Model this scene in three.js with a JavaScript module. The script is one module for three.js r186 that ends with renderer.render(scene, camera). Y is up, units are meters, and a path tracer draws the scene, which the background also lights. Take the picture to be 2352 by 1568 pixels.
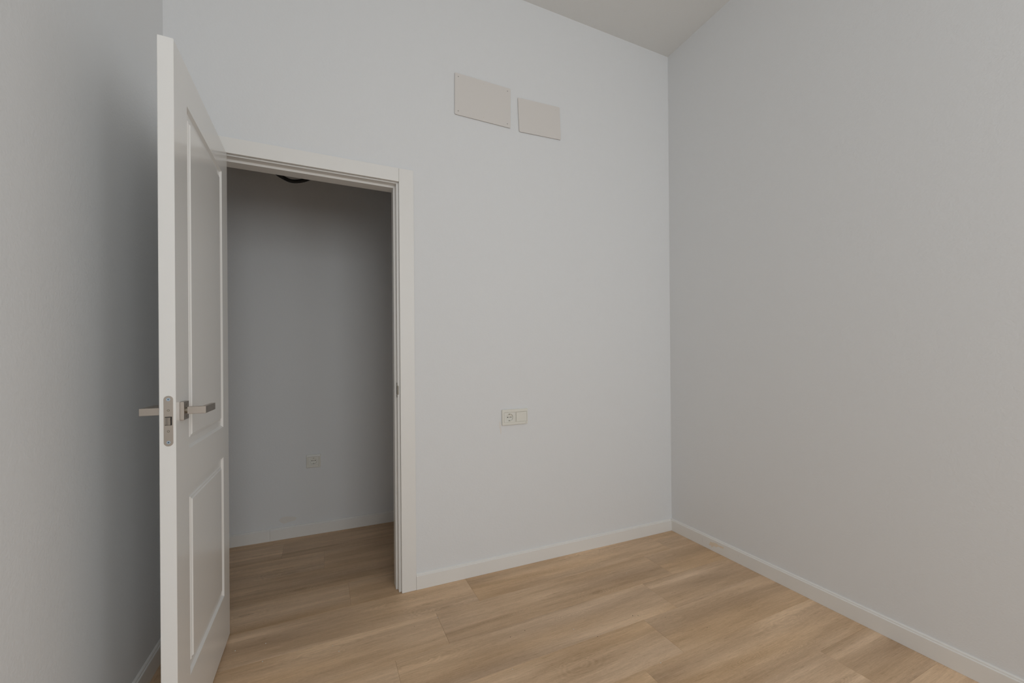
import * as THREE from 'three';
import { mergeGeometries, toCreasedNormals } from 'three/addons/utils/BufferGeometryUtils.js';
import { RoundedBoxGeometry } from 'three/addons/geometries/RoundedBoxGeometry.js';
import { RectAreaLightUniformsLib } from 'three/addons/lights/RectAreaLightUniformsLib.js';

// ---------------------------------------------------------------- camera, sky, light, exposure
const scene = new THREE.Scene();
const FOCAL = 973.03, CX = 1230, CY = 828.49, IMG_W = 2352, IMG_H = 1568;   // lens in pixels of the 2352 x 1568 frame
const camera = new THREE.PerspectiveCamera(2 * Math.atan(IMG_H / 2 / FOCAL) * 180 / Math.PI, IMG_W / IMG_H, 0.02, 60);
{
  const yaw = 0.44478, pitch = 0.00158, roll = -0.00801;
  const up = new THREE.Vector3(0, 1, 0);
  const fwd = new THREE.Vector3(Math.sin(yaw), 0, -Math.cos(yaw)), right = new THREE.Vector3(Math.cos(yaw), 0, Math.sin(yaw));
  const f2 = fwd.clone().multiplyScalar(Math.cos(pitch)).addScaledVector(up, Math.sin(pitch));
  const u2 = up.clone().multiplyScalar(Math.cos(pitch)).addScaledVector(fwd, -Math.sin(pitch));
  const r3 = right.clone().multiplyScalar(Math.cos(roll)).addScaledVector(u2, Math.sin(roll));
  const u3 = u2.clone().multiplyScalar(Math.cos(roll)).addScaledVector(right, -Math.sin(roll));
  camera.quaternion.setFromRotationMatrix(new THREE.Matrix4().makeBasis(r3, u3, f2.clone().negate()));
  camera.position.set(-2.06249, 1.14683, 2.2016);
  camera.setViewOffset(IMG_W, IMG_H, IMG_W / 2 - CX, IMG_H / 2 - CY, IMG_W, IMG_H);   // shifted lens: upright verticals
  camera.updateProjectionMatrix();
}
const renderer = new THREE.WebGLRenderer({ antialias: true });
renderer.toneMapping = THREE.LinearToneMapping;
renderer.toneMappingExposure = 0.465;
renderer.shadowMap.enabled = true;
RectAreaLightUniformsLib.init();
scene.background = new THREE.Color().setRGB(0.9, 0.97, 1.06);               // even overcast sky outside the window

// room: corner of door wall and right wall at the origin, x to the right, z towards the camera
const LEFT = -2.681, DEPTH = 4.7, HEIGHT = 3.2065, WALL = 0.1045;
const WIN = { x0: -2.25, x1: -0.45, y0: 1.00, y1: 3.06 };                       // tall window in the wall facing the doorway, behind the camera
const WIN2 = { z0: 3.05, z1: 4.35, y0: 0.30, y1: 2.00 };                       // smaller window in the right wall, behind the camera
const DAY = new THREE.Color().setRGB(0.95, 1.0, 1.03);
function daylight(name, w, h, power, at, towards) {
  const l = new THREE.RectAreaLight(DAY, power, w - 0.12, h - 0.12);
  l.name = name; l.position.set(...at); l.lookAt(...towards); scene.add(l);
}
{
  const y = (WIN.y0 + WIN.y1) / 2, x = (WIN.x0 + WIN.x1) / 2, y2 = (WIN2.y0 + WIN2.y1) / 2, z2 = (WIN2.z0 + WIN2.z1) / 2;
  daylight('window_daylight', WIN.x1 - WIN.x0, WIN.y1 - WIN.y0, 6.6, [x, y, DEPTH - 0.005], [x, y, 0]);
  daylight('side_window_daylight', WIN2.z1 - WIN2.z0, WIN2.y1 - WIN2.y0, 3.2, [-0.005, y2, z2], [-2, y2, z2]);
}

// ---------------------------------------------------------------- helpers
function rng(seed) { let a = seed >>> 0; return () => { a = (a + 0x6D2B79F5) >>> 0; let t = Math.imul(a ^ (a >>> 15), 1 | a); t = (t + Math.imul(t ^ (t >>> 7), 61 | t)) ^ t; return ((t ^ (t >>> 14)) >>> 0) / 4294967296; }; }
function makeNoise(seed) {
  const r = rng(seed), N = 256, g = new Float32Array(N * N);
  for (let i = 0; i < N * N; i++) g[i] = r();
  const f = t => t * t * (3 - 2 * t);
  return (x, y) => {
    const xi = Math.floor(x), yi = Math.floor(y), fx = f(x - xi), fy = f(y - yi);
    const a = xi & 255, b = (xi + 1) & 255, c = (yi & 255) * N, d = ((yi + 1) & 255) * N;
    return (g[a + c] * (1 - fx) + g[b + c] * fx) * (1 - fy) + (g[a + d] * (1 - fx) + g[b + d] * fx) * fy;
  };
}
function part(name, geometry, material, parent = scene, label) {
  const geo = Array.isArray(geometry) ? mergeGeometries(geometry.map(g => { const n = g.index ? g.toNonIndexed() : g.clone(); for (const k of Object.keys(n.attributes)) if (!['position', 'normal', 'uv'].includes(k)) n.deleteAttribute(k); return n; })) : geometry;
  const m = new THREE.Mesh(geo, material);
  m.name = name; m.castShadow = m.receiveShadow = true;
  if (label) m.userData.label = label;
  parent.add(m);
  return m;
}
function group(name, label, category, kind, groupName) {
  const g = new THREE.Group(); g.name = name; g.userData = { label, category };
  if (kind) g.userData.kind = kind;
  if (groupName) g.userData.group = groupName;
  scene.add(g);
  return g;
}
function structure(mesh, label, category) { Object.assign(mesh.userData, { label, category, kind: 'structure' }); return mesh; }
// box from two corners, uv in metres
function box(x0, y0, z0, x1, y1, z1) {
  const g = new THREE.BoxGeometry(x1 - x0, y1 - y0, z1 - z0);
  g.translate((x0 + x1) / 2, (y0 + y1) / 2, (z0 + z1) / 2);
  const p = g.attributes.position, n = g.attributes.normal, uv = g.attributes.uv;
  for (let i = 0; i < p.count; i++) {
    if (Math.abs(n.getX(i)) > 0.5) uv.setXY(i, p.getZ(i), p.getY(i));
    else if (Math.abs(n.getY(i)) > 0.5) uv.setXY(i, p.getX(i), p.getZ(i));
    else uv.setXY(i, p.getX(i), p.getY(i));
  }
  return g;
}
function rounded(x0, y0, z0, x1, y1, z1, r = 0.0012) {
  const g = new RoundedBoxGeometry(x1 - x0, y1 - y0, z1 - z0, 2, r);
  return g.translate((x0 + x1) / 2, (y0 + y1) / 2, (z0 + z1) / 2);
}
function roundRect(w, h, r, cx = 0, cy = 0, Kind = THREE.Shape) {
  const s = new Kind(), x = cx - w / 2, y = cy - h / 2;
  s.moveTo(x + r, y); s.lineTo(x + w - r, y); s.absarc(x + w - r, y + r, r, -Math.PI / 2, 0, false);
  s.lineTo(x + w, y + h - r); s.absarc(x + w - r, y + h - r, r, 0, Math.PI / 2, false);
  s.lineTo(x + r, y + h); s.absarc(x + r, y + h - r, r, Math.PI / 2, Math.PI, false);
  s.lineTo(x, y + r); s.absarc(x + r, y + r, r, Math.PI, Math.PI * 1.5, false);
  return s;
}
function extrude(shape, depth, bevel = 0, segments = 2, curve = 12) {
  return new THREE.ExtrudeGeometry(shape, { depth: depth - 2 * bevel, bevelEnabled: bevel > 0, bevelThickness: bevel, bevelSize: bevel, bevelOffset: -bevel, bevelSegments: segments, curveSegments: curve }).translate(0, 0, bevel);
}
function disc(r, depth, seg = 20) { return new THREE.CylinderGeometry(r, r, depth, seg).rotateX(Math.PI / 2); }   // axis along z

// ---------------------------------------------------------------- materials
function bumpTexture(seed, size, fine, coarse) {
  const n = makeNoise(seed), d = new Uint8Array(size * size * 4);
  for (let y = 0; y < size; y++) for (let x = 0; x < size; x++) {
    const u = x / size * 256, v = y / size * 256;
    const h = 0.5 * n(u * fine, v * fine) + 0.3 * n(u * fine / 2 + 17, v * fine / 2 + 9) + 0.2 * n(u * coarse + 5, v * coarse + 3);
    const k = (y * size + x) * 4; d[k] = d[k + 1] = d[k + 2] = Math.round(255 * h); d[k + 3] = 255;
  }
  const t = new THREE.DataTexture(d, size, size); t.wrapS = t.wrapT = THREE.RepeatWrapping; t.magFilter = THREE.LinearFilter; t.needsUpdate = true;
  return t;
}
const rollerBump = bumpTexture(11, 512, 1, 0.125); rollerBump.repeat.set(1.1, 1.1);
const std = (o, rgb) => { const m = new THREE.MeshStandardMaterial(o); m.color.setRGB(...rgb); return m; };
const M = {
  wall: std({ roughness: 0.85, bumpMap: rollerBump, bumpScale: 0.0006 }, [0.855, 0.858, 0.860]),
  ceiling: std({ roughness: 0.92, bumpMap: rollerBump, bumpScale: 0.0006 }, [0.85, 0.845, 0.825]),
  trim: std({ roughness: 0.42 }, [0.905, 0.885, 0.85]),
  door: std({ roughness: 0.2 }, [0.945, 0.93, 0.90]),
  plastic: std({ roughness: 0.35 }, [0.85, 0.83, 0.755]),
  plasticIn: std({ roughness: 0.4 }, [0.85, 0.835, 0.77]),
  nickel: std({ roughness: 0.36, metalness: 1 }, [0.50, 0.45, 0.40]),
  zinc: std({ roughness: 0.3, metalness: 1 }, [0.52, 0.66, 0.80]),
  brassGrey: std({ roughness: 0.5, metalness: 0.8 }, [0.30, 0.27, 0.22]),
  dark: std({ roughness: 0.7 }, [0.02, 0.018, 0.016]),
  black: std({ roughness: 0.45 }, [0.012, 0.011, 0.011]),
  panel: std({ roughness: 0.7 }, [0.80, 0.76, 0.72]),
  spacer: std({ roughness: 0.9 }, [0.25, 0.22, 0.19]),
  wallFiller: std({ roughness: 0.9 }, [0.845, 0.815, 0.775]),
  filler: std({ roughness: 0.9 }, [0.60, 0.47, 0.32]),
  fillerPale: std({ roughness: 0.9 }, [0.90, 0.78, 0.63]),
  plaster: std({ roughness: 0.95 }, [0.80, 0.78, 0.74]),
  grit: std({ roughness: 0.9 }, [0.06, 0.045, 0.035]),
  slab: std({ roughness: 0.95 }, [0.20, 0.15, 0.10]),
  frameWhite: std({ roughness: 0.4 }, [0.93, 0.93, 0.90]),
  glass: new THREE.MeshPhysicalMaterial({ transmission: 1, thickness: 0, roughness: 0, color: 0xffffff, ior: 1.45 }),
};

// oak-look vinyl planks: long streaks, fibres, a few cathedral figures and knots
const PLANK_L = 1.22, PLANK_W = 0.2385;
function oakTexture(seed) {
  const W = 1536, H = 300, n = makeNoise(seed), n2 = makeNoise(seed + 91), r = rng(seed * 7 + 3), d = new Uint8Array(W * H * 4);
  const figures = [];
  for (let k = 0, c = 2 + Math.floor(r() * 3); k < c; k++) figures.push({ x: 0.08 + 1.0 * r(), y: 0.03 + 0.18 * r(), l: 0.06 + 0.10 * r(), w: 0.014 + 0.022 * r(), knot: r() < 0.45, k: 16 + 14 * r() });
  const tone = (r() - 0.5) * 0.03, hue = (r() - 0.5) * 0.02, ox = r() * 200, oy = r() * 200;
  for (let j = 0; j < H; j++) for (let i = 0; i < W; i++) {
    const x = i / W * PLANK_L + ox, y = j / H * PLANK_W + oy, px = i / W * PLANK_L, py = j / H * PLANK_W;
    const warp = (n(x * 1.6, y * 5) - 0.5) * 0.030 + (n2(x * 6, y * 18) - 0.5) * 0.010;
    const yy = y + warp;
    const band = (n(x * 1.3, yy * 15) - 0.5) * 0.115 + (n2(x * 2.3, yy * 42) - 0.5) * 0.085 + (n(x * 4.2, yy * 12 + 60) - 0.5) * 0.075 + (n2(x * 9, yy * 110) - 0.5) * 0.04;
    let fig = 0, shade = 0;
    for (const f of figures) {
      const dx = (px - f.x) / f.l, dy = (py + warp - f.y) / f.w, q = Math.sqrt(dx * dx + dy * dy) + 0.45 * (n2(x * 26, y * 50) - 0.5);
      const fade = Math.max(0, 1 - q / 1.9);
      fig += fade * Math.sin(q * f.k + 4 * n(x * 14, y * 40)) * 0.032 * (0.4 + n(x * 70, y * 90));
      if (f.knot) shade -= 0.075 * Math.exp(-q * q * 9);
    }
    const fibre = (n(x * 20, y * 560) - 0.5) * 0.050 + (n2(x * 70, y * 820) - 0.5) * 0.040 + (n(x * 240, y * 300) - 0.5) * 0.025;
    let pore = n2(x * 24, y * 430); pore = pore > 0.80 ? (pore - 0.80) * -0.32 : 0;
    const v = tone + band + fig + shade + fibre + pore;
    const k = (j * W + i) * 4, grey = (n(x * 1.8 + 77, yy * 13 + 5) - 0.5) * 0.06 + hue;
    d[k] = Math.max(0, Math.min(255, 255 * (0.850 + 0.98 * v - grey * 0.2)));
    d[k + 1] = Math.max(0, Math.min(255, 255 * (0.716 + 0.98 * v + grey * 0.15)));
    d[k + 2] = Math.max(0, Math.min(255, 255 * (0.575 + 0.96 * v + grey * 0.7)));
    d[k + 3] = 255;
  }
  const t = new THREE.DataTexture(d, W, H); t.colorSpace = THREE.SRGBColorSpace; t.wrapS = t.wrapT = THREE.RepeatWrapping; t.magFilter = THREE.LinearFilter; t.needsUpdate = true;
  return t;
}
const oak = [];
for (let k = 0; k < 9; k++) oak.push(new THREE.MeshStandardMaterial({ map: oakTexture(101 + 13 * k), roughness: 0.5 }));

// ---------------------------------------------------------------- floor: planks in rows, laid a degree off the wall
const CORR_Z = -1.018, CORR_X0 = -3.7, CORR_X1 = -0.5, CORR_H = 2.52;
{
  const floor = group('floor', 'oak-look vinyl plank floor running through the doorway into the corridor', 'floor', 'structure');
  part('subfloor', box(CORR_X0 - 0.1, -0.06, CORR_Z - 0.1, 0.12, -0.0081, DEPTH + 0.2), M.slab, floor);
  const joint = { '-5': -1.2, '-4': -2.35, '-3': -0.9, '-2': -1.760, '-1': -1.998, 0: -1.439, 1: -1.645, 2: -1.853, 3: -0.828, 4: -1.025, 5: -1.56, 6: -0.55, 7: -1.9, 8: -1.2, 9: -0.35, 10: -1.66, 11: -0.95, 12: -1.4, 13: -0.7, 14: -1.8, 15: -0.5, 16: -1.5, 17: -1.0, 18: -1.9 };
  const tilt = 0.02, zRow0 = 0.006, gap = 0.00035, r = rng(5);
  let last = -1;
  for (let row = -5; row <= 20; row++) {
    const z0 = zRow0 + row * PLANK_W, zc = z0 + PLANK_W / 2;
    if (zc < CORR_Z - 0.09 || zc > DEPTH + 0.11) continue;
    const lo = zc < -0.15 ? CORR_X0 - 0.05 : zc < 0.05 ? -2.75 : LEFT - 0.06, hi = zc < 0.05 ? (zc < -0.15 ? CORR_X1 + 0.05 : 0.05) : 0.06;
    const j0 = joint[row] ?? -1.3;
    for (let k = -4; k <= 3; k++) {
      const a = Math.max(lo, j0 + k * PLANK_L), b = Math.min(hi, j0 + (k + 1) * PLANK_L);
      if (b - a < 0.03) continue;
      const L = b - a - gap, Wd = PLANK_W - gap, c = 0.0005, T = 0.008;
      // top face with a fine painted bevel all round
      const P = [], U = [], idx = [];
      const ring = (ix, y) => { for (const [sx, sz] of [[-1, -1], [1, -1], [1, 1], [-1, 1]]) { const X = sx * (L / 2 - ix), Z = sz * (Wd / 2 - ix); P.push(X, y, Z); U.push((X + (a + b) / 2 - j0 - k * PLANK_L) / PLANK_L, Z / PLANK_W + 0.5); } };
      ring(0, -T); ring(0, -c); ring(c, 0);
      for (let s = 0; s < 2; s++) for (let e = 0; e < 4; e++) { const f = (e + 1) % 4, o = s * 4; idx.push(o + e, o + e + 4, o + f, o + f, o + e + 4, o + f + 4); }
      idx.push(8, 10, 9, 8, 11, 10);
      const g = new THREE.BufferGeometry();
      g.setAttribute('position', new THREE.Float32BufferAttribute(P, 3)); g.setAttribute('uv', new THREE.Float32BufferAttribute(U, 2)); g.setIndex(idx);
      const flat = g.toNonIndexed(); flat.computeVertexNormals();
      let pick; do { pick = Math.floor(r() * oak.length); } while (pick === last); last = pick;
      const m = part('plank', flat, oak[pick], floor);
      const ux = (a + b) / 2 + 1.5, uz = zc;
      m.rotation.y = tilt;
      m.position.set(-1.5 + ux * Math.cos(tilt) + uz * Math.sin(tilt) * 0, 0, -ux * Math.sin(tilt) + uz * Math.cos(tilt));
    }
  }
}

// ---------------------------------------------------------------- walls and ceilings
const FR = { left: -2.510, right: -1.775, top: 2.041 };      // rebate of the door frame
const OPEN = { x0: FR.left - 0.035, x1: FR.right + 0.035, y1: FR.top + 0.033 };
structure(part('wall_back', [box(CORR_X0, 0, -WALL, OPEN.x0, HEIGHT, 0), box(OPEN.x1, 0, -WALL, 0.12, HEIGHT, 0), box(OPEN.x0, OPEN.y1, -WALL, OPEN.x1, HEIGHT, 0)], M.wall), 'smooth pale grey-white painted wall around the doorway', 'wall');
structure(part('wall_right', [box(0, 0, 0, 0.2, HEIGHT, WIN2.z0), box(0, 0, WIN2.z1, 0.2, HEIGHT, DEPTH + 0.2), box(0, 0, WIN2.z0, 0.2, WIN2.y0, WIN2.z1), box(0, WIN2.y1, WIN2.z0, 0.2, HEIGHT, WIN2.z1)], M.wall), 'smooth pale painted wall meeting the door wall beside the access panels', 'wall');
structure(part('wall_left', box(LEFT - 0.12, 0, 0, LEFT, HEIGHT, DEPTH + 0.2), M.wall), 'pale painted wall behind the open door leaf', 'wall');
structure(part('wall_front', [box(LEFT, 0, DEPTH, WIN.x0, HEIGHT, DEPTH + 0.2), box(WIN.x1, 0, DEPTH, 0, HEIGHT, DEPTH + 0.2), box(WIN.x0, 0, DEPTH, WIN.x1, WIN.y0, DEPTH + 0.2), box(WIN.x0, WIN.y1, DEPTH, WIN.x1, HEIGHT, DEPTH + 0.2)], M.wall), 'pale painted wall with the tall window facing the doorway', 'wall');
structure(part('ceiling', box(LEFT - 0.12, HEIGHT, -WALL, 0.12, HEIGHT + 0.12, DEPTH + 0.2), M.ceiling), 'plain off-white ceiling of the empty room', 'ceiling');
structure(part('wall_corridor', box(CORR_X0, 0, CORR_Z - 0.1, CORR_X1, CORR_H + 0.1, CORR_Z), M.wall), 'grey shaded corridor wall seen through the doorway', 'wall');
structure(part('wall_corridor_left', box(CORR_X0 - 0.1, 0, CORR_Z - 0.1, CORR_X0, CORR_H + 0.1, 0), M.wall), 'corridor end wall beyond the hinge side of the doorway', 'wall');
structure(part('wall_corridor_right', box(CORR_X1, 0, CORR_Z - 0.1, CORR_X1 + 0.1, CORR_H + 0.1, -WALL), M.wall), 'corridor end wall beyond the latch side of the doorway', 'wall');
structure(part('ceiling_corridor', box(CORR_X0, CORR_H, CORR_Z, CORR_X1, CORR_H + 0.1, -WALL), M.ceiling), 'low corridor ceiling above the doorway, where the black conduit hangs', 'ceiling');

// windows, out of view behind the camera: built along +x with the room on -z, then turned into their walls
function makeWindow(name, label, w, y0, y1, at, turn) {
  const g = group(name, label, 'window', 'structure');
  g.position.set(...at); g.rotation.y = turn;
  const z0 = 0.06, z1 = 0.12, t = 0.06, m = w / 2;
  part('window_frame', [box(0, y0, z0, t, y1, z1), box(w - t, y0, z0, w, y1, z1), box(t, y0, z0, w - t, y0 + t, z1), box(t, y1 - t, z0, w - t, y1, z1), box(m - 0.04, y0 + t, z0, m + 0.04, y1 - t, z1)], M.frameWhite, g);
  for (const [a, b] of [[t, m - 0.04], [m + 0.04, w - t]]) part('pane', box(a, y0 + t, 0.088, b, y1 - t, 0.092), M.glass, g);
  const h = y0 + 0.9;
  part('handle', [rounded(m - 0.012, h, z0 - 0.012, m + 0.012, h + 0.08, z0), rounded(m - 0.009, h - 0.06, z0 - 0.045, m + 0.009, h + 0.05, z0 - 0.03), rounded(m - 0.009, h + 0.03, z0 - 0.045, m + 0.009, h + 0.05, z0 - 0.008)], M.nickel, g, 'nickel window handle');
}
makeWindow('window_1', 'tall white framed two-pane window facing the doorway', WIN.x1 - WIN.x0, WIN.y0, WIN.y1, [WIN.x0, 0, DEPTH], 0);
makeWindow('window_2', 'smaller white framed two-pane window in the right wall', WIN2.z1 - WIN2.z0, WIN2.y0, WIN2.y1, [0, 0, WIN2.z1], Math.PI / 2);

// ---------------------------------------------------------------- skirting boards
const SK_H = 0.078, SK_T = 0.012;
function skirtGeometry(length) {                                // runs along +x, back on z = 0, front at z = SK_T
  const s = new THREE.Shape();
  const pts = [[0, 0], [SK_T, 0], [SK_T, 0.0668], [SK_T - 0.0006, 0.0682], [SK_T - 0.002, 0.0690], [SK_T - 0.0034, 0.0693], [SK_T - 0.0044, 0.0702], [SK_T - 0.0044, 0.0735], [SK_T - 0.0050, 0.0752], [SK_T - 0.0062, 0.0764], [0.003, SK_H], [0, SK_H]];
  pts.forEach(([z, y], i) => i ? s.lineTo(z, y) : s.moveTo(z, y));
  const g = new THREE.ExtrudeGeometry(s, { depth: length, bevelEnabled: false });
  const p = g.attributes.position, n = g.attributes.normal;
  for (let i = 0; i < p.count; i++) { const [x, y, z] = [p.getX(i), p.getY(i), p.getZ(i)]; p.setXYZ(i, length - z, y, x); const [a, b, c] = [n.getX(i), n.getY(i), n.getZ(i)]; n.setXYZ(i, -c, b, a); }
  return g;
}
function board(parent, x, z, turn, length) { const m = part('board', skirtGeometry(length), M.trim, parent); m.position.set(x, 0.0005, z); m.rotation.y = turn; return m; }
const CAS = { inR: -1.7635, outR: -1.693, inL: -2.5215, outL: -2.592, bot: 2.0467, top: 2.1135, front: 0.013 };
{
  const b = group('baseboard_back', 'white skirting board along the wall between the door casing and the corner', 'skirting', 'structure');
  board(b, CAS.outR + 0.001, 0, 0, -SK_T - CAS.outR - 0.001);
  const l = group('baseboard_back_left', 'short white skirting board between the hinge-side casing and the corner', 'skirting', 'structure');
  board(l, LEFT + SK_T, 0, 0, CAS.outL - LEFT - SK_T - 0.001);
  const rr = group('baseboard_right', 'white skirting board with a tan filler smear along the right wall', 'skirting', 'structure');
  board(rr, 0, 0, -Math.PI / 2, DEPTH);
  rr.children[0].position.x = 0;
  // smear of tan filler and two thin scuffs on its face
  const smear = new THREE.Shape();
  [[0.326, 0.030], [0.333, 0.037], [0.338, 0.051], [0.352, 0.050], [0.362, 0.054], [0.386, 0.056], [0.398, 0.050], [0.412, 0.053], [0.436, 0.053], [0.431, 0.043], [0.412, 0.042], [0.397, 0.0435], [0.380, 0.032], [0.366, 0.034], [0.352, 0.023], [0.347, 0.018], [0.343, 0.029], [0.335, 0.024]].forEach(([z, y], i) => i ? smear.lineTo(z, y) : smear.moveTo(z, y));
  const sm = part('filler_smear', extrude(smear, 0.0003), M.fillerPale, rr, 'pale tan smear of filler'); sm.rotation.y = -Math.PI / 2; sm.position.set(-SK_T, 0, 0);
  for (const [z, a, c] of [[0.277, 0.022, 0.053], [0.5325, 0.033, 0.052]]) part('scuff', box(-SK_T - 0.0002, a, z - 0.0007, -SK_T + 0.0001, c, z + 0.0007), M.panel, rr);
  const ll = group('baseboard_left', 'white skirting board along the wall behind the open door leaf', 'skirting', 'structure');
  board(ll, LEFT, DEPTH, Math.PI / 2, DEPTH);
  const c = group('baseboard_corridor', 'shaded white skirting boards with a butt joint along the corridor wall', 'skirting', 'structure');
  board(c, CORR_X0, CORR_Z, 0, -2.4408 - CORR_X0); board(c, -2.4400, CORR_Z, 0, CORR_X1 + 2.4400);
}

// ---------------------------------------------------------------- door frame: casings, jambs, stops, strike plate
{
  const f = group('trim_1', 'white painted door frame with flat casing round the doorway', 'door frame', 'structure');
  const F = CAS.front, back = -WALL - 0.001;
  for (const [a, b] of [[CAS.inR, CAS.outR], [CAS.outL, CAS.inL]]) part('side_casing', rounded(a, 0.001, 0, b, CAS.top, F, 0.0012), M.trim, f);
  part('head_casing', rounded(CAS.inL + 0.0006, CAS.bot, 0, CAS.inR - 0.0006, CAS.top, F, 0.0012), M.trim, f);
  for (const [a, b] of [[CAS.inR, CAS.outR], [CAS.outL, CAS.inL]]) part('side_casing', rounded(a, 0.001, back - F, b, CAS.top, back, 0.0012), M.trim, f);
  part('head_casing', rounded(CAS.inL + 0.0006, CAS.bot, back - F, CAS.inR - 0.0006, CAS.top, back, 0.0012), M.trim, f);
  // jambs: a lining set a little back from the casing, and the thicker half behind the rebate
  const z0 = -0.0045, zs = -0.0397;
  part('jamb', rounded(FR.right, 0.001, zs - 0.001, OPEN.x1, FR.top, z0, 0.0012), M.trim, f);
  part('jamb', rounded(OPEN.x0, 0.001, zs - 0.001, FR.left, FR.top, z0, 0.0012), M.trim, f);
  part('head_jamb', rounded(OPEN.x0, FR.top, zs - 0.001, OPEN.x1, OPEN.y1, z0, 0.0012), M.trim, f);
  part('door_stop', rounded(FR.right - 0.0105, 0.001, back, OPEN.x1, FR.top - 0.0105, zs, 0.0012), M.trim, f);
  part('door_stop', rounded(OPEN.x0, 0.001, back, FR.left + 0.0105, FR.top - 0.0105, zs, 0.0012), M.trim, f);
  part('head_stop', rounded(OPEN.x0, FR.top - 0.0105, back, OPEN.x1, OPEN.y1, zs, 0.0012), M.trim, f);
  // rubber-thin gasket strip in the rebate corner
  part('gasket', box(FR.right - 0.0030, 0.002, zs, FR.right, FR.top - 0.002, zs + 0.004), M.trim, f);
  // strike plate with its lip turned round the jamb edge
  const st = part('strike_plate', [rounded(FR.right - 0.0012, 0.972, zs + 0.006, FR.right + 0.0002, 1.046, -0.0075, 0.0006), rounded(FR.right - 0.0012, 0.987, -0.008, FR.right + 0.0002, 1.031, -0.0035, 0.0006), rounded(FR.right - 0.0010, 0.987, -0.0046, FR.right + 0.0052, 1.031, -0.0028, 0.0006)], M.brassGrey, f, 'dull metal strike plate');
  part('latch_hole', box(FR.right - 0.0014, 0.989, -0.030, FR.right - 0.0010, 1.029, -0.014), M.dark, st);
}

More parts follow.
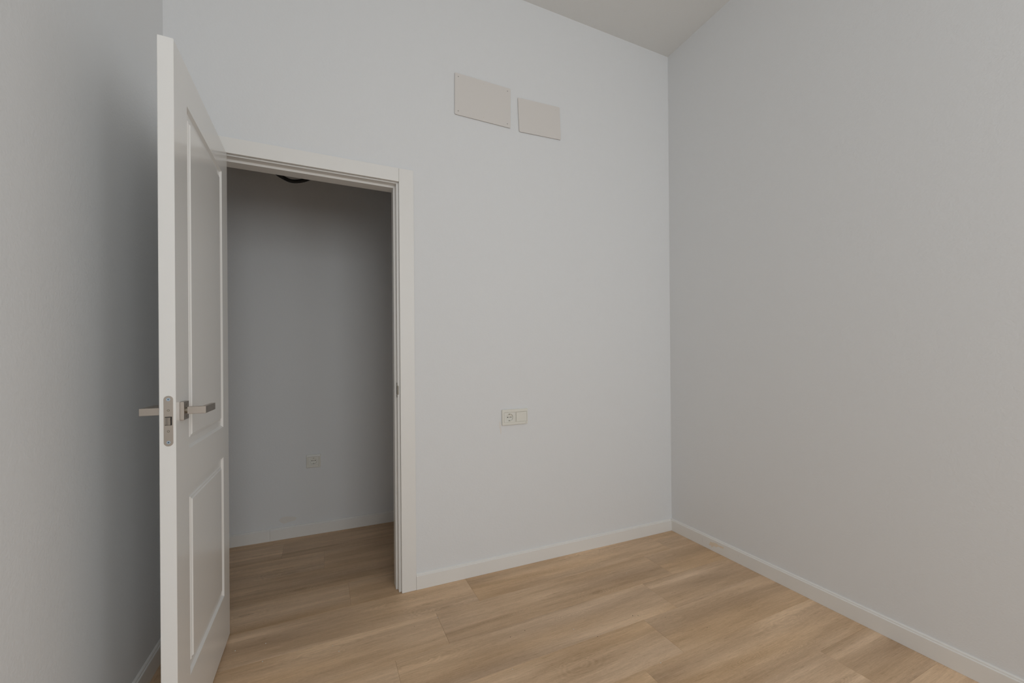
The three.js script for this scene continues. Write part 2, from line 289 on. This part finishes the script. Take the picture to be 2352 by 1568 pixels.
// ---------------------------------------------------------------- door leaf, standing open at a right angle to the wall
{
  const d = group('door_1', 'white two-panel door leaf standing open, with nickel lever handles', 'door', 'structure');
  // local frame: x across the thickness (0 = corridor face, now facing right), y up, z along the leaf from the hinge edge
  const W = 0.7107, T = 0.0358, Y0 = 0.008, Y1 = 2.038;
  d.position.set(-2.46544, 0, 0.02314); d.rotation.y = Math.atan2(0.01844, 0.99983);
  const panels = [[0.104, 0.895, 0.587, 1.9205], [0.106, 0.219, 0.589, 0.774]];   // z0, y0, z1, y1
  const prof = [[0, 0], [0.0072, -0.0076], [0.029, -0.0076], [0.0315, -0.0040], [0.0365, -0.0036], [0.0395, -0.0003]];
  const face = side => {
    const s = new THREE.Shape(); const b = 0.0014;
    s.moveTo(b, Y0 + b); s.lineTo(W - b, Y0 + b); s.lineTo(W - b, Y1 - b); s.lineTo(b, Y1 - b); s.closePath();
    for (const [a, y, c, h] of panels) { const q = new THREE.Path(); q.moveTo(a, y); q.lineTo(a, h); q.lineTo(c, h); q.lineTo(c, y); q.closePath(); s.holes.push(q); }
    const g = new THREE.ShapeGeometry(s).toNonIndexed();                // in x (along leaf), y; faces +z
    const p = g.attributes.position, n = g.attributes.normal;
    const X = side > 0 ? 0 : -T;
    for (let i = 0; i < p.count; i++) { p.setXYZ(i, X, p.getY(i), p.getX(i)); n.setXYZ(i, side, 0, 0); }
    if (side > 0) for (let i = 0; i < p.count; i += 3) { const a = [p.getX(i), p.getY(i), p.getZ(i)]; p.setXYZ(i, p.getX(i + 1), p.getY(i + 1), p.getZ(i + 1)); p.setXYZ(i + 1, ...a); }
    return g;
  };
  const quads = list => {                                              // list of [a, b, c, d] corners, counter-clockwise from outside
    const P = [];
    for (const [a, b, c, e] of list) P.push(...a, ...b, ...c, ...a, ...c, ...e);
    const g = new THREE.BufferGeometry(); g.setAttribute('position', new THREE.Float32BufferAttribute(P, 3)); g.setAttribute('uv', new THREE.Float32BufferAttribute(P.map(() => 0).slice(0, P.length / 3 * 2), 2)); g.computeVertexNormals(); return g;
  };
  const b = 0.0014, edge = [];
  const rim = (x, i) => [[x, Y0 + i, i], [x, Y0 + i, W - i], [x, Y1 - i, W - i], [x, Y1 - i, i]];
  const loops = [rim(0, b), rim(-b, 0), rim(-T + b, 0), rim(-T, b)];
  for (let k = 0; k < 3; k++) for (let e = 0; e < 4; e++) { const f = (e + 1) % 4; edge.push([loops[k][e], loops[k][f], loops[k + 1][f], loops[k + 1][e]]); }
  part('slab', [face(1), face(-1), quads(edge)], M.door, d);
  for (const side of [1, -1]) for (const [a, y, c, h] of panels) {
    const q = [], ring = ([i, dep]) => { const X = side > 0 ? dep : -T - dep; return [[X, y + i, a + i], [X, y + i, c - i], [X, h - i, c - i], [X, h - i, a + i]]; };
    const add = (A, B, C, D) => q.push(side > 0 ? [A, D, C, B] : [A, B, C, D]);
    for (let k = 0; k + 1 < prof.length; k++) { const A = ring(prof[k]), B = ring(prof[k + 1]); for (let e = 0; e < 4; e++) { const f = (e + 1) % 4; add(A[e], A[f], B[f], B[e]); } }
    const Z = ring(prof[prof.length - 1]); add(...Z);
    part('panel', quads(q), M.door, d);
  }
  // lock face plate on the free edge
  const pz = W + 0.0004, px = -0.0158;
  const plate = part('lock_plate', extrude(roundRect(0.0204, 0.137, 0.0101, px, 0.9932), 0.0012, 0.0003), M.nickel, d, 'round-ended nickel lock face plate'); plate.position.z = W - 0.0004;
  for (const y of [1.0518, 0.9352]) {
    const s = part('screw', disc(0.0042, 0.0014), M.zinc, plate, 'bluish zinc screw'); s.position.set(px, y, 0.0010);
    const c = part('screw_slot', [box(-0.0022, -0.0005, 0, 0.0022, 0.0005, 0.0002), box(-0.0005, -0.0022, 0, 0.0005, 0.0022, 0.0002)], M.dark, plate); c.position.set(px, y, 0.0017); c.rotation.z = 0.5;
  }
  for (const y of [1.0221, 0.9653]) { const s = part('set_screw', disc(0.0032, 0.0010), M.brassGrey, plate); s.position.set(px, y, 0.0010); const t = part('set_screw_head', disc(0.0016, 0.0006), M.nickel, plate); t.position.set(px, y, 0.0015); }
  part('latch_opening', box(px - 0.0076, 0.9815, 0.0009, px + 0.0076, 1.0050, 0.00145), M.dark, plate);
  { // spring latch: a bolt with one curved cheek
    const s = new THREE.Shape(); s.moveTo(-0.0062, 0); s.lineTo(0.0056, 0); s.lineTo(0.0056, 0.0085); s.quadraticCurveTo(-0.001, 0.0080, -0.0062, 0.0012); s.closePath();
    const g = new THREE.ExtrudeGeometry(s, { depth: 0.0195, bevelEnabled: true, bevelSize: 0.0005, bevelThickness: 0.0005, bevelSegments: 1, curveSegments: 8 });
    g.rotateX(Math.PI / 2);                                             // extrude axis -> -y, shape y -> +z
    const m = part('latch_bolt', g, M.nickel, plate, 'polished nickel spring latch'); m.position.set(px - 0.0006, 1.0030, 0.0010);
  }
  // lever handles, one on each face
  for (const side of [1, -1]) {
    const h = new THREE.Group(); h.name = 'lever_handle'; h.userData.label = 'square satin nickel lever handle'; d.add(h);
    h.position.set(side > 0 ? 0 : -T, 1.0155, 0.6502); h.scale.x = 1;
    const o = v => side * v, bx = (x0, y0, z0, x1, y1, z1, r) => rounded(Math.min(o(x0), o(x1)), y0, z0, Math.max(o(x0), o(x1)), y1, z1, r);
    const rose = part('rose', bx(0, -0.0258, -0.0255, 0.0092, 0.0258, 0.0255, 0.0012), M.nickel, h);
    const holes = [];
    for (const y of [0.0165, -0.0165]) holes.push(new THREE.CylinderGeometry(0.0038, 0.0038, 0.0004, 16).rotateZ(Math.PI / 2).translate(o(0.0093), y, 0));
    const neck = new THREE.CylinderGeometry(0.0088, 0.0088, 0.012, 20).rotateZ(Math.PI / 2).translate(o(0.0145), 0, 0);
    const lever = new THREE.Shape();                                    // plan of the bent bar: out from the rose, then along the leaf
    lever.moveTo(0.0135, 0.0100); lever.lineTo(0.0560, 0.0100); lever.lineTo(0.0565, -0.1060); lever.lineTo(0.0460, -0.1060); lever.lineTo(0.0445, -0.0085); lever.lineTo(0.0135, -0.0085); lever.closePath();
    const lg = extrude(lever, 0.0206, 0.0010, 2);                        // shape x -> out, shape y -> along leaf, depth -> y
    lg.rotateX(-Math.PI / 2).translate(0, -0.0103, 0);                   // (x, y, z) -> (x, z, -y): along-leaf axis flips
    const p = lg.attributes.position;
    for (let i = 0; i < p.count; i++) p.setXYZ(i, side * p.getX(i), p.getY(i), -p.getZ(i));
    const lever3 = lg.index ? lg.toNonIndexed() : lg;
    if (side > 0) { const q = lever3.attributes.position; for (let i = 0; i < q.count; i += 3) { const a = [q.getX(i), q.getY(i), q.getZ(i)]; q.setXYZ(i, q.getX(i + 1), q.getY(i + 1), q.getZ(i + 1)); q.setXYZ(i + 1, ...a); } }
    lever3.deleteAttribute('normal'); lever3.computeVertexNormals();
    part('lever', lever3, M.nickel, h);
    part('neck', neck, M.brassGrey, h);
    part('rose_screw_recess', holes, M.brassGrey, h);
  }
  // hinges on the hidden edge
  for (const y of [0.25, 1.05, 1.83]) part('hinge', [new THREE.CylinderGeometry(0.0065, 0.0065, 0.09, 16).translate(-T - 0.007, y, -0.0075), rounded(-T - 0.002, y - 0.045, -0.0032, -0.004, y + 0.045, -0.0004, 0.0006)], M.nickel, d);
}

// ---------------------------------------------------------------- access panels high on the door wall
function accessPanel(name, label, w, h, cx, cy, turn, holes) {
  const g = group(name, label, 'access panel', null, 'cover panels on the door wall');
  g.position.set(cx, cy, 0); g.rotation.z = turn;
  part('backing', box(-w / 2 + 0.007, -h / 2 + 0.007, 0.0003, w / 2 - 0.007, h / 2 - 0.007, 0.0034), M.spacer, g);
  const c = part('cover', extrude(roundRect(w, h, 0.006), 0.0034, 0.0006), M.panel, g); c.position.z = 0.0032;
  for (const [x, y, faint] of holes) { const m = part('screw_hole', disc(faint ? 0.0011 : 0.0019, 0.0004, 12), faint ? M.filler : M.dark, g); m.position.set(x, y, 0.0067); }
  return g;
}
{
  accessPanel('access_panel', 'larger off-white access panel with four dark screw holes, high on the door wall', 0.3175, 0.2205, -1.3170, 2.5660, -0.009,
    [[-0.1395, 0.0925], [0.0005, 0.093, 1], [0.1400, 0.0920], [-0.1400, -0.0905], [-0.0005, -0.0895, 1], [0.1390, -0.0915]]);
  const s = accessPanel('access_panel_001', 'smaller off-white access panel with a chipped top edge, next to the larger one', 0.2690, 0.1910, -0.9755, 2.5487, 0.040,
    [[0.1085, 0.0735, 1], [0.1080, -0.0700, 1]]);
  const chip = new THREE.Shape(); [[-0.112, 0.0985], [-0.106, 0.1000], [-0.098, 0.0990], [-0.086, 0.0975], [-0.074, 0.0962], [-0.068, 0.0955], [-0.074, 0.0950], [-0.088, 0.0963], [-0.100, 0.0972], [-0.110, 0.0972]].forEach(([x, y], i) => i ? chip.lineTo(x, y) : chip.moveTo(x, y));
  part('paint_chip', extrude(chip, 0.0004), std({ roughness: 0.9 }, [0.10, 0.11, 0.16]), s, 'dark chipped paint at the top edge');
}

// ---------------------------------------------------------------- socket outlets
function bevelFrame(w, h, holes, depth) {                              // plate with sloping border and square cut-outs
  const s = roundRect(w, h, 0.004);
  for (const [x, y, a, b] of holes) s.holes.push(roundRect(a, b, 0.0015, x, y, THREE.Path));
  return extrude(s, depth, 0.0022, 2, 6);
}
function socketInsert(parent, x, y, z) {
  const s = roundRect(0.0648, 0.0548, 0.0012, x, y);
  const hole = new THREE.Path(); hole.absarc(x, y, 0.0203, 0, Math.PI * 2, true); s.holes.push(hole);
  const face = part('socket_face', extrude(s, 0.008, 0.0004, 1, 28), M.plasticIn, parent); face.position.z = z - 0.008;
  const cup = part('recess', new THREE.LatheGeometry([[0.0001, 0], [0.0192, 0], [0.0198, 0.0006], [0.0204, 0.0082], [0.0204, 0.0085]].map(([r, h]) => new THREE.Vector2(r, h)), 32).rotateX(Math.PI / 2), M.plasticIn, face);
  cup.position.set(x, y, -0.0002); M.plasticIn.side = THREE.DoubleSide;
  for (const dx of [-0.0095, 0.0095]) { const m = part('pin_hole', disc(0.0027, 0.0006, 16), M.black, face); m.position.set(x + dx, y + 0.0005, 0.0003); }
  const c = part('screw', disc(0.0024, 0.0012, 14), M.brassGrey, face); c.position.set(x, y + 0.0005, 0.0004);
  for (const sgn of [1, -1]) { const e = part('earth_clip', rounded(-0.0022, -0.0018, 0, 0.0022, 0.0018, 0.0062, 0.0004), M.brassGrey, face); e.position.set(x, y + sgn * 0.0180, 0.0004); }
  return face;
}
{
  const s = group('socket_and_switch', 'cream double plate with round power socket and blank rocker on the door wall', 'socket');
  const w = 0.1545, h = 0.0868, D = 0.0105;
  s.position.set(-1.1472, 0.8386, 0.0002); s.rotation.z = 0.008;
  part('frame', bevelFrame(w, h, [[-0.0325, -0.0015, 0.0652, 0.0552], [0.0385, -0.0008, 0.0662, 0.0546]], D), M.plastic, s);
  socketInsert(s, -0.0325, -0.0015, D - 0.0006);
  const rocker = part('rocker', rounded(0.0062, -0.0276, 0.002, 0.0708, 0.0262, D + 0.0002, 0.001), M.plastic, s); rocker.rotation.x = 0.012;
  const mk = part('maker_mark', new THREE.CylinderGeometry(0.0021, 0.0021, 0.0002, 14).rotateX(Math.PI / 2), M.grit, s); mk.scale.y = 0.5; mk.position.set(0.0672, -0.0352, D);
}
{
  const s = group('socket', 'cream single power socket low on the shaded corridor wall', 'socket');
  const D = 0.0105;
  s.position.set(-2.1882, 0.4920, CORR_Z + 0.0002); s.rotation.z = 0;
  part('frame', bevelFrame(0.0852, 0.0858, [[0, 0.0005, 0.0652, 0.0552]], D), M.plastic, s);
  part('label_strip', rounded(-0.041, 0.0292, D - 0.001, 0.041, 0.0412, D + 0.0028, 0.0010), M.frameWhite, s, 'paler clear label strip');
  socketInsert(s, 0, 0.0005, D - 0.0006);
  const mk = part('maker_mark', new THREE.CylinderGeometry(0.0021, 0.0021, 0.0002, 14).rotateX(Math.PI / 2), M.grit, s); mk.scale.y = 0.5; mk.position.set(0.0315, -0.0342, D);
}

// ---------------------------------------------------------------- black corrugated conduit looping down from the corridor ceiling
{
  const z = -0.5, path = new THREE.CatmullRomCurve3([[-2.445, CORR_H, z - 0.02], [-2.435, 2.42, z - 0.02], [-2.405, 2.285, z - 0.01], [-2.345, 2.196, z], [-2.300, 2.169, z], [-2.268, 2.1595, z], [-2.225, 2.167, z], [-2.170, 2.197, z], [-2.105, 2.262, z + 0.01], [-2.055, 2.38, z + 0.02], [-2.045, CORR_H, z + 0.02]].map(p => new THREE.Vector3(...p)));
  const rings = 720, seg = 14, len = path.getLength(), fr = path.computeFrenetFrames(rings, false), P = [], idx = [], U = [];
  for (let i = 0; i <= rings; i++) {
    const c = path.getPointAt(i / rings), ridge = Math.cos(i / rings * len / 0.0034 * Math.PI * 2), rad = 0.0102 + 0.0010 * Math.tanh(2.5 * ridge);
    for (let k = 0; k <= seg; k++) {
      const a = k / seg * Math.PI * 2, v = fr.normals[i].clone().multiplyScalar(Math.cos(a) * rad).addScaledVector(fr.binormals[i], Math.sin(a) * rad).add(c);
      P.push(v.x, v.y, v.z); U.push(i / rings, k / seg);
    }
  }
  for (let i = 0; i < rings; i++) for (let k = 0; k < seg; k++) { const a = i * (seg + 1) + k, b = a + seg + 1; idx.push(a, a + 1, b, b, a + 1, b + 1); }
  const g = new THREE.BufferGeometry(); g.setAttribute('position', new THREE.Float32BufferAttribute(P, 3)); g.setAttribute('uv', new THREE.Float32BufferAttribute(U, 2)); g.setIndex(idx); g.computeVertexNormals();
  const m = part('corrugated_conduit', g, M.black);
  m.userData = { label: 'black corrugated conduit looping down from the corridor ceiling', category: 'conduit' };
}

// faint filler smears left on the walls: below the double plate, and above the corridor skirting
{
  const smear = (parent, z, pts) => { const s = new THREE.Shape(); pts.forEach(([x, y], i) => i ? s.lineTo(x, y) : s.moveTo(x, y)); const m = part('filler_smear', extrude(s, 0.0003), M.wallFiller, parent, 'faint pinkish filler smear'); m.position.z = z; };
  const wallBack = scene.getObjectByName('wall_back'), wallCorridor = scene.getObjectByName('wall_corridor');
  smear(wallBack, 0, [[-1.2385, 0.812], [-1.2345, 0.818], [-1.2305, 0.815], [-1.2290, 0.790], [-1.2262, 0.768], [-1.2270, 0.745], [-1.2315, 0.748], [-1.2345, 0.772], [-1.2380, 0.786]]);
  smear(wallCorridor, CORR_Z, [[-2.392, 0.126], [-2.374, 0.141], [-2.350, 0.144], [-2.316, 0.138], [-2.288, 0.126], [-2.300, 0.110], [-2.335, 0.104], [-2.362, 0.098], [-2.380, 0.110]]);
}

// ---------------------------------------------------------------- crumbs of plaster and grit left on the floor
{
  const crumb = (list, size) => list.map(([x, z], i) => { const g = new THREE.IcosahedronGeometry(size * (0.8 + 0.4 * ((i * 37) % 10) / 10), 0); g.scale(1 + 0.5 * ((i * 13) % 7) / 7, 0.6, 1); g.rotateY(i * 1.3); g.translate(x, size * 0.45, z); return g; });
  const a = part('plaster_crumbs', crumb([[-0.6409, 0.3408], [-1.1431, 0.631], [-1.6485, 0.289], [-1.4683, 0.7327], [-2.4251, 0.1509], [-2.0509, 0.3377], [-2.0727, 0.2918], [-2.3172, 0.2706], [-2.3213, 0.1527], [-0.95, 0.95]], 0.0019), M.plaster);
  a.userData = { label: 'tiny white plaster crumbs scattered on the plank floor', category: 'debris', kind: 'stuff' };
  const b = part('grit_specks', crumb([[-0.5488, 0.6048], [-0.8547, 0.6626], [-0.8332, 0.6732], [-0.7328, 0.7381], [-1.0775, 0.7149], [-0.6244, 0.8735], [-1.7536, 0.3067], [-1.3335, 0.5457], [-1.4049, 0.5582]], 0.0015), M.grit);
  b.userData = { label: 'tiny dark grit specks scattered on the plank floor', category: 'debris', kind: 'stuff' };
}

renderer.render(scene, camera);
